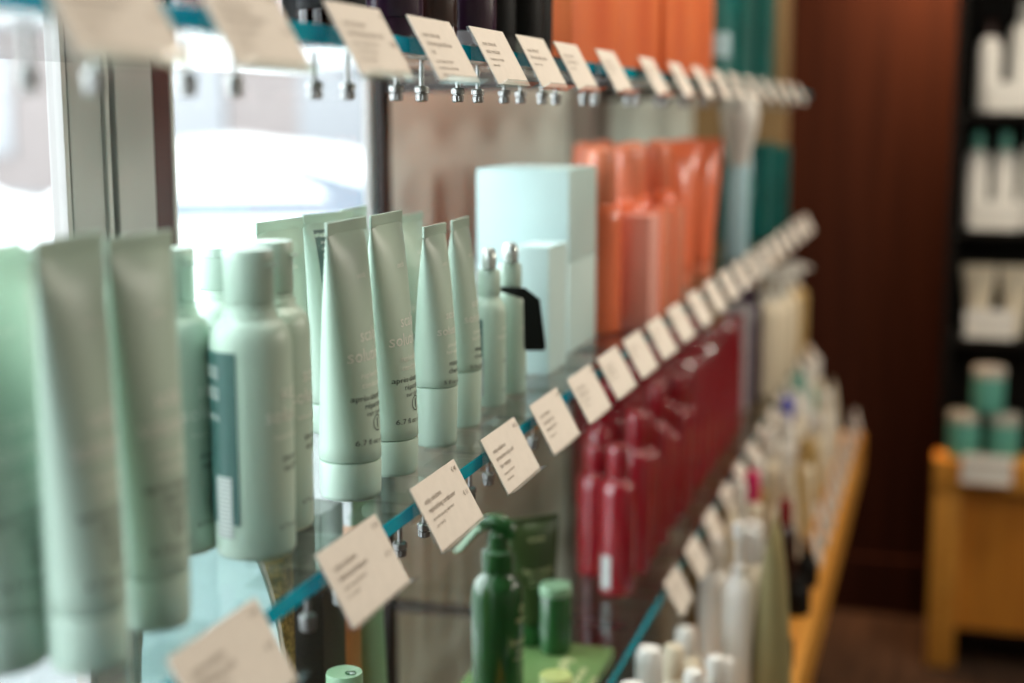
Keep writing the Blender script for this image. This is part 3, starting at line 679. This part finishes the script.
outer = [('b', 'white', 'white', .20, .020), ('b', 'brown', 'white', .17, .020), ('b', 'cream', 'white', .12, .020), ('t', 'khaki', 'khaki', .262, .028), ('b', 'cream', 'white', .225, .024), ('b', 'cream', 'brown', .16, .02),
         ('t', 'cream', 'red', .18, .02), ('b', 'brown', 'red', .16, .02), ('t', 'cream', 'cream', .18, .02), ('t', 'gold', 'brown', .17, .02), ('b', 'cream', 'gold', .18, .02), ('t', 'gold', 'white', .17, .02), ('b', 'cream', 'white', .18, .02), ('t', 'cream', 'cream', .18, .02), ('b', 'white', 'white', .18, .02), ('t', 'cream', 'cream', .18, .02)]
yy = 1.40
for i, (k, m_, c_, h, r) in enumerate(outer):
    base_item(i, 'outer', k, m_, c_, h, r, -.228 + .005 * (i % 2) + .035 * (i == 3), yy); yy += .12
# black jars standing in for dark gaps, and grey cards along the front of the base
gap_jar = btl('small black jar filling a dark gap by the oak base front edge, nearest one', .06, .020, 'black', 'black', (-.195, 1.93, ZB), 'black gap-filling jars on the oak base')
dup(gap_jar, (-.192, 2.16, ZB), 0, 'small black jar filling a dark gap by the oak base front edge, second one')
dup(gap_jar, (-.192, 2.30, ZB), 0, 'small black jar filling a dark gap by the oak base front edge, third one')
def stand_card(label, loc):
    r = thing('card_stand', label, 'card stand', loc, 0, 'card stands on the oak base')
    b = nb(); box(b, -.012, .006, -.03, .03, 0, .004); bevel(b, .001); obj('foot', b, 'silver', r)
    c = nb(); v = []
    for x, z in ((.003, .0042), (.005, .0042), (-.009, .052), (-.011, .052)):
        v.append((c.verts.new((x, -.034, z)), c.verts.new((x, .034, z))))
    for i in range(4):
        a, b_ = v[i], v[(i + 1) % 4]; c.faces.new((a[0], a[1], b_[1], b_[0]))
    c.faces.new([q[0] for q in v]); c.faces.new([q[1] for q in v][::-1]); obj('card', c, 'greycard', r, smooth=False)
    return r
s0 = stand_card('grey white card stand on the front edge of the oak base, nearest one', (-.182, 2.42, ZB))
for i, y in enumerate((2.54, 2.66, 2.78, 2.90, 3.02, 3.14, 3.26, 3.38, 3.5)):
    dup(s0, (-.180, y, ZB), 0, 'grey white card stand on oak base front edge, %s from near end' % ordi(i + 1))

# cream dried flowers at the lower left
fw = thing('dried_flowers', 'bunch of cream dried flowers below the leftmost sage tubes', 'dried flowers', (-.43, .62, ZL))
v = nb(); lathe(v, [(.02, 0), (.026, .002), (.03, .05), (.024, .10), (.021, .105)], 20); obj('vase', v, 'gold', fw)
st = nb(); pe = nb()
for i in range(16):
    a = i * 2.4; rr = .012 + .045 * ((i * .618) % 1); px_, py_ = rr * cos(a), rr * sin(a); pz = .205 + .03 * ((i * .37) % 1)
    sweep(st, [(px_ * .2, py_ * .2, .095), (px_ * .6, py_ * .6, .15), (px_, py_, pz)], [.0012, .001, .0008], 6)
    for k in range(6):
        th = k * pi / 3 + i; dx, dy = cos(th), sin(th)
        p0 = Vector((px_, py_, pz)); q = [p0, p0 + Vector((dx * .008 - dy * .005, dy * .008 + dx * .005, .006)), p0 + Vector((dx * .017, dy * .017, .013)), p0 + Vector((dx * .008 + dy * .005, dy * .008 - dx * .005, .006))]
        pe.faces.new([pe.verts.new(t_) for t_ in q])
r_ = bmesh.ops.solidify(pe, geom=pe.faces[:], thickness=.0008)
obj('stems', st, 'stem', fw); obj('petals', pe, 'flower', fw, smooth=False)

# ================================================================== FAR RIGHT: OAK TABLE AND DARK SHELVING
tb = thing('display_table', 'honey oak side table with recessed front panel by the dark shelving', 'table', (0, 0, 0))
t = nb(); box(t, .002, 1.2, 3.755, 3.868, .485, .565); bevel(t, .004); obj('tabletop', t, 'oak', tb)
for x in (.004, 1.12):
    for y in (3.760,):
        l = nb(); box(l, x, x + .072, y, y + .10, 0, .484); bevel(l, .003); obj('leg', l, 'oak', tb)
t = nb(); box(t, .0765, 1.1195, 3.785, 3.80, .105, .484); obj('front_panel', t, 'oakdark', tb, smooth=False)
sh = thing('shelving_unit', 'black wooden shelving unit holding white bottles above the oak table', 'shelving', (0, 0, 0))
t = nb(); box(t, .010, 1.2, 4.06, 4.08, .02, 2.7); obj('back_panel', t, 'blackwood', sh, smooth=False)
t = nb(); box(t, .010, .030, 3.88, 4.0595, .02, 2.7); bevel(t, .002); obj('side_panel', t, 'blackwood', sh)
for z in (.865, 1.150, 1.452, 1.78):
    t = nb(); box(t, .0305, 1.2, 3.885, 4.0595, z - .02, z); bevel(t, .002); obj('shelf_board', t, 'blackwood', sh)
def rb(label, h, r, m_, c_, loc, g):
    b = make_bottle('lotion_bottle', label, [(r * .86, 0), (r, .003), (r, h * .70), (r * .88, h * .76), (r * .5, h * .81)], [(r * .48, h * .812), (r * .5, h * .82), (r * .44, h * .98), (r * .3, h)], m_, c_, group=g, n=20)
    b.location = loc; return b
rb('white bottle with brown cap on top visible board of dark shelving', .235, .029, 'white', 'brown', (.092, 3.97, 1.453), 'white bottles on dark shelving')
rb('tall white bottle at the right frame edge on top visible board of shelving', .285, .034, 'white', 'white', (.175, 3.97, 1.453), 'white bottles on dark shelving')
rb('white bottle with jade cap on middle shelving board, left one', .250, .029, 'white', 'jade', (.075, 3.97, 1.151), 'white bottles on dark shelving')
rb('white bottle with jade cap on middle shelving board, second one', .250, .029, 'white', 'jade', (.143, 3.97, 1.151), 'white bottles on dark shelving')
rb('taller white bottle with jade cap on middle shelving board at frame edge', .27, .034, 'white', 'jade', (.216, 3.97, 1.151), 'white bottles on dark shelving')
ct = make_tube('squeeze_tube', 'wide cream squeeze tube on lower shelving board, left one', d=.055, h=.185, cap=.03, w=.088, body='cream', capm='cream', group='cream tubes on dark shelving')
ct.location = (.095, 3.97, .866); ct.rotation_euler = (0, 0, radians(-90))
dup(ct, (.188, 3.97, .866), radians(-90), 'wide cream squeeze tube on lower shelving board, right one')
jr = make_bottle('jar', 'jade round jar with grey lid on the oak table, left of the lower two', [(.036, 0), (.040, .003), (.041, .085), (.039, .09)], [(.0395, .0904), (.041, .092), (.041, .114), (.039, .1165), (.008, .117)], 'jade', 'lidgrey', capname='lid', cat='jar', n=28, group='jade jars on the oak table')
jr.location = (.073, 3.812, .566)
dup(jr, (.170, 3.812, .566), 0, 'jade round jar with grey lid on the oak table, right of the lower two')
pl = nb(); box(pl, .03, .215, 3.775, 3.850, .6835, .6865); bevel(pl, .001); tag(obj('riser_plate', pl, 'acrylic'), 'clear acrylic plate lying on the two lower jade jars', 'plate')
dup(jr, (.128, 3.812, .687), 0, 'jade round jar with grey lid stacked on top of the two lower jars')
def sign(label, loc, wd=.125, ht=.075):
    r = thing('shelf_sign', label, 'sign', loc, 0, 'white shelf signs')
    b = nb(); box(b, -wd / 2, wd / 2, -.012, .012, 0, .008); bevel(b, .002); obj('foot', b, 'white', r)
    c = nb(); box(c, -wd / 2, wd / 2, -.004, .0, .0084, ht); bevel(c, .0015); obj('card', c, 'white', r); return r
s0 = sign('white sign before the white bottles on top visible shelving board', (.155, 3.898, 1.453))
dup(s0, (.125, 3.898, 1.151), 0, 'white sign before the jade-capped bottles on middle shelving board')
dup(s0, (.125, 3.898, .866), 0, 'white sign before the cream tubes on lower shelving board')
dup(s0, (.132, 3.7405, .512), 0, 'white sign before the jade jars on the oak table')

# ================================================================== OUTSIDE
g = nb(); box(g, -40, -.77, -20, 60, -.30, -.25); struct('ground', g, 'asphalt')
bd = thing('building', 'pink beige building far across the street seen through the windows', 'building', (-18, 26, -.25), radians(-28))
b = nb(); box(b, -22, 22, 0, 6, 0, 9); obj('facade', b, 'facade', bd, smooth=False)
for i in range(10):
    for z in (.8, 4.4):
        p = nb(); x0 = -20 + i * 4.1; box(p, x0, x0 + 1.9, -.06, -.002, z, z + 2.3); obj('window', p, 'facwin', bd, smooth=False)
def car(label, loc, rz):
    r = thing('car', label, 'car', loc, rz, 'parked white cars')
    side = [(-2.15, .35), (-2.2, .75), (-2.05, .95), (-1.55, 1.05), (-1.0, 1.46), (-.2, 1.55), (.55, 1.46), (1.15, 1.05), (1.95, .88), (2.2, .68), (2.18, .35)]
    b = nb(); W = (.70, .86, .88)
    rings = []
    for k, (yy_, s) in enumerate(((-.86, .97), (-.80, 1.), (.80, 1.), (.86, .97))):
        rings.append([(x * (s if abs(x) > 1.9 else 1), yy_ * (1 if z < 1.06 else .84), z) for x, z in side])
    loft(b, rings); obj('body', b, 'carwhite', r, angle=25)
    for s in (-1, 1):
        wdw = nb(); q = [(-1.42, 1.07), (-.93, 1.40), (-.2, 1.47), (.48, 1.40), (1.02, 1.07)]
        lo = [wdw.verts.new((x, s * (.865 if z < 1.1 else .745), z)) for x, z in q]; hi = [wdw.verts.new((x, s * (.845 if z < 1.1 else .70), z)) for x, z in q]
        wdw.faces.new(lo); wdw.faces.new(hi[::-1])
        for i in range(5): wdw.faces.new((lo[i], lo[(i + 1) % 5], hi[(i + 1) % 5], hi[i]))
        obj('side_window', wdw, 'carglass', r, smooth=False)
        for x in (-1.35, 1.35):
            wh = nb(); lathe(wh, [(.12, -.1), (.32, -.1), (.34, -.06), (.34, .06), (.32, .1), (.12, .1)], 24)
            bmesh.ops.rotate(wh, verts=wh.verts, cent=(0, 0, 0), matrix=Matrix.Rotation(pi / 2, 3, 'X')); bmesh.ops.translate(wh, verts=wh.verts, vec=(x, s * .84, .34)); obj('wheel', wh, 'tyre', r)
    return r
c0 = car('white car parked outside seen through the right window', (-4.3, 8.6, -.25), radians(30))
dup(c0, (-8.6, 9.4, -.25), radians(52), 'white car parked outside seen through the left window')

# ================================================================== LIGHT
wd = bpy.data.worlds.new('overcast_sky'); S.world = wd; wd.use_nodes = True
nt = wd.node_tree; bg = nt.nodes['Background']
bg.inputs['Color'].default_value = (.88, .96, 1., 1); bg.inputs['Strength'].default_value = 7.0
for (y0, y1) in ((-1.7, .958), (1.108, 1.60)):
    L = bpy.data.lights.new('window_portal', 'AREA'); L.shape = 'RECTANGLE'; L.size = y1 - y0; L.size_y = HEAD - SILL; L.cycles.is_portal = True
    o = bpy.data.objects.new('window_portal', L); COL.objects.link(o); o.location = (-.690, (y0 + y1) / 2, (SILL + HEAD) / 2)
    o.rotation_euler = Matrix(((0, 0, -1), (1, 0, 0), (0, -1, 0))).to_euler()
def lamp(label, loc, target, power, size, col=(1, .88, .73), spread=150):
    r = thing('ceiling_light', label, 'light', loc)
    d = (Vector(target) - Vector(loc)).normalized()
    r.rotation_mode = 'QUATERNION'; r.rotation_quaternion = d.to_track_quat('-Z', 'Y')
    h = nb(); lathe(h, [(size * .45, .05), (size * .52, .045), (size * .54, .004), (size * .50, .002)], 28); obj('housing', h, 'black', r)
    L = bpy.data.lights.new('lamp', 'AREA'); L.shape = 'DISK'; L.size = size; L.energy = power; L.color = col; L.spread = radians(spread)
    o = bpy.data.objects.new('lamp', L); COL.objects.link(o); o.parent = r; o.location = (0, 0, -.001)
    return r
lamp('ceiling light over the aisle near the camera', (.25, 1.25, 2.80), (-.30, .75, 1.2), 9, .45)
lamp('ceiling light over the aisle midway along the shelves', (.25, 2.2, 2.80), (-.30, 1.8, 1.1), 8.5, .45)
lamp('ceiling light over the far end of the shelves', (.30, 3.2, 2.80), (-.25, 3.0, .8), 9, .4)
lamp('warm downlight grazing the mahogany back wall', (-.04, 3.93, 2.45), (-.03, 4.14, 1.85), 17, .12, (1, .52, .25), 75)
lamp('downlight in front of the dark shelving', (.55, 3.2, 2.80), (.15, 3.95, 1.0), 3.2, .25, (1, .83, .66), 90)

def fill_pendant(label, loc, power, col=(1, .91, .79)):  # unseen globe lamps, added to brighten the wall panel behind the shelves
    r = thing('fill_lamp', label, 'lamp', loc, 0, 'added globe fill lamps over the aisle')
    g = nb(); lathe(g, [(.012, -.112)] + [(.112 * cos(a), .112 * sin(a)) for a in [radians(-80 + 10 * i) for i in range(16)]] + [(.03, .108)], 24, caps=False); obj('globe', g, 'acrylic', r)
    c = nb(); lathe(c, [(.034, .106), (.034, .14), (.006, .15), (.003, .16), (.003, 2.895 - loc[2])], 16); obj('cord', c, 'black', r)
    L = bpy.data.lights.new('lamp', 'POINT'); L.shadow_soft_size = .09; L.energy = power; L.color = col
    o = bpy.data.objects.new('lamp', L); COL.objects.link(o); o.parent = r
fill_pendant('added out-of-view globe fill lamp nearest the windows', (1.35, 1.55, 1.75), 15)
fill_pendant('added out-of-view globe fill lamp above the middle of the aisle', (1.35, 2.3, 1.75), 22)
fill_pendant('added out-of-view globe fill lamp towards the back wall', (1.35, 3.1, 1.75), 14)

# ================================================================== CAMERA
f_ = 1422.; vx, vy = 950 - 512, 341.5 - 113
ph = math.atan(vy / f_); th = math.atan(vx / f_ * cos(ph))
F = Vector((-sin(th) * cos(ph), cos(th) * cos(ph), -sin(ph))); R = Vector((cos(th), sin(th), 0)); U = R.cross(F)
cam = bpy.data.cameras.new('camera'); cam.sensor_width = 36; cam.lens = f_ * 36 / 1024; cam.clip_start = .01; cam.clip_end = 200
cam.dof.use_dof = True; cam.dof.focus_distance = 1.02; cam.dof.aperture_fstop = 2.7; cam.dof.aperture_blades = 0
co = bpy.data.objects.new('camera', cam); COL.objects.link(co)
co.matrix_world = Matrix(((R.x, U.x, -F.x, 0), (R.y, U.y, -F.y, 0), (R.z, U.z, -F.z, 1.45), (0, 0, 0, 1)))
S.camera = co
S.view_settings.view_transform = 'Standard'; S.view_settings.look = 'None'; S.view_settings.gamma = 1; S.view_settings.use_curve_mapping = False
S.view_settings.exposure = 0.
S.cycles.use_denoising = True
S.cycles.max_bounces = 10; S.cycles.transparent_max_bounces = 24; S.cycles.sample_clamp_indirect = 6
S.cycles.caustics_reflective = False; S.cycles.caustics_refractive = False
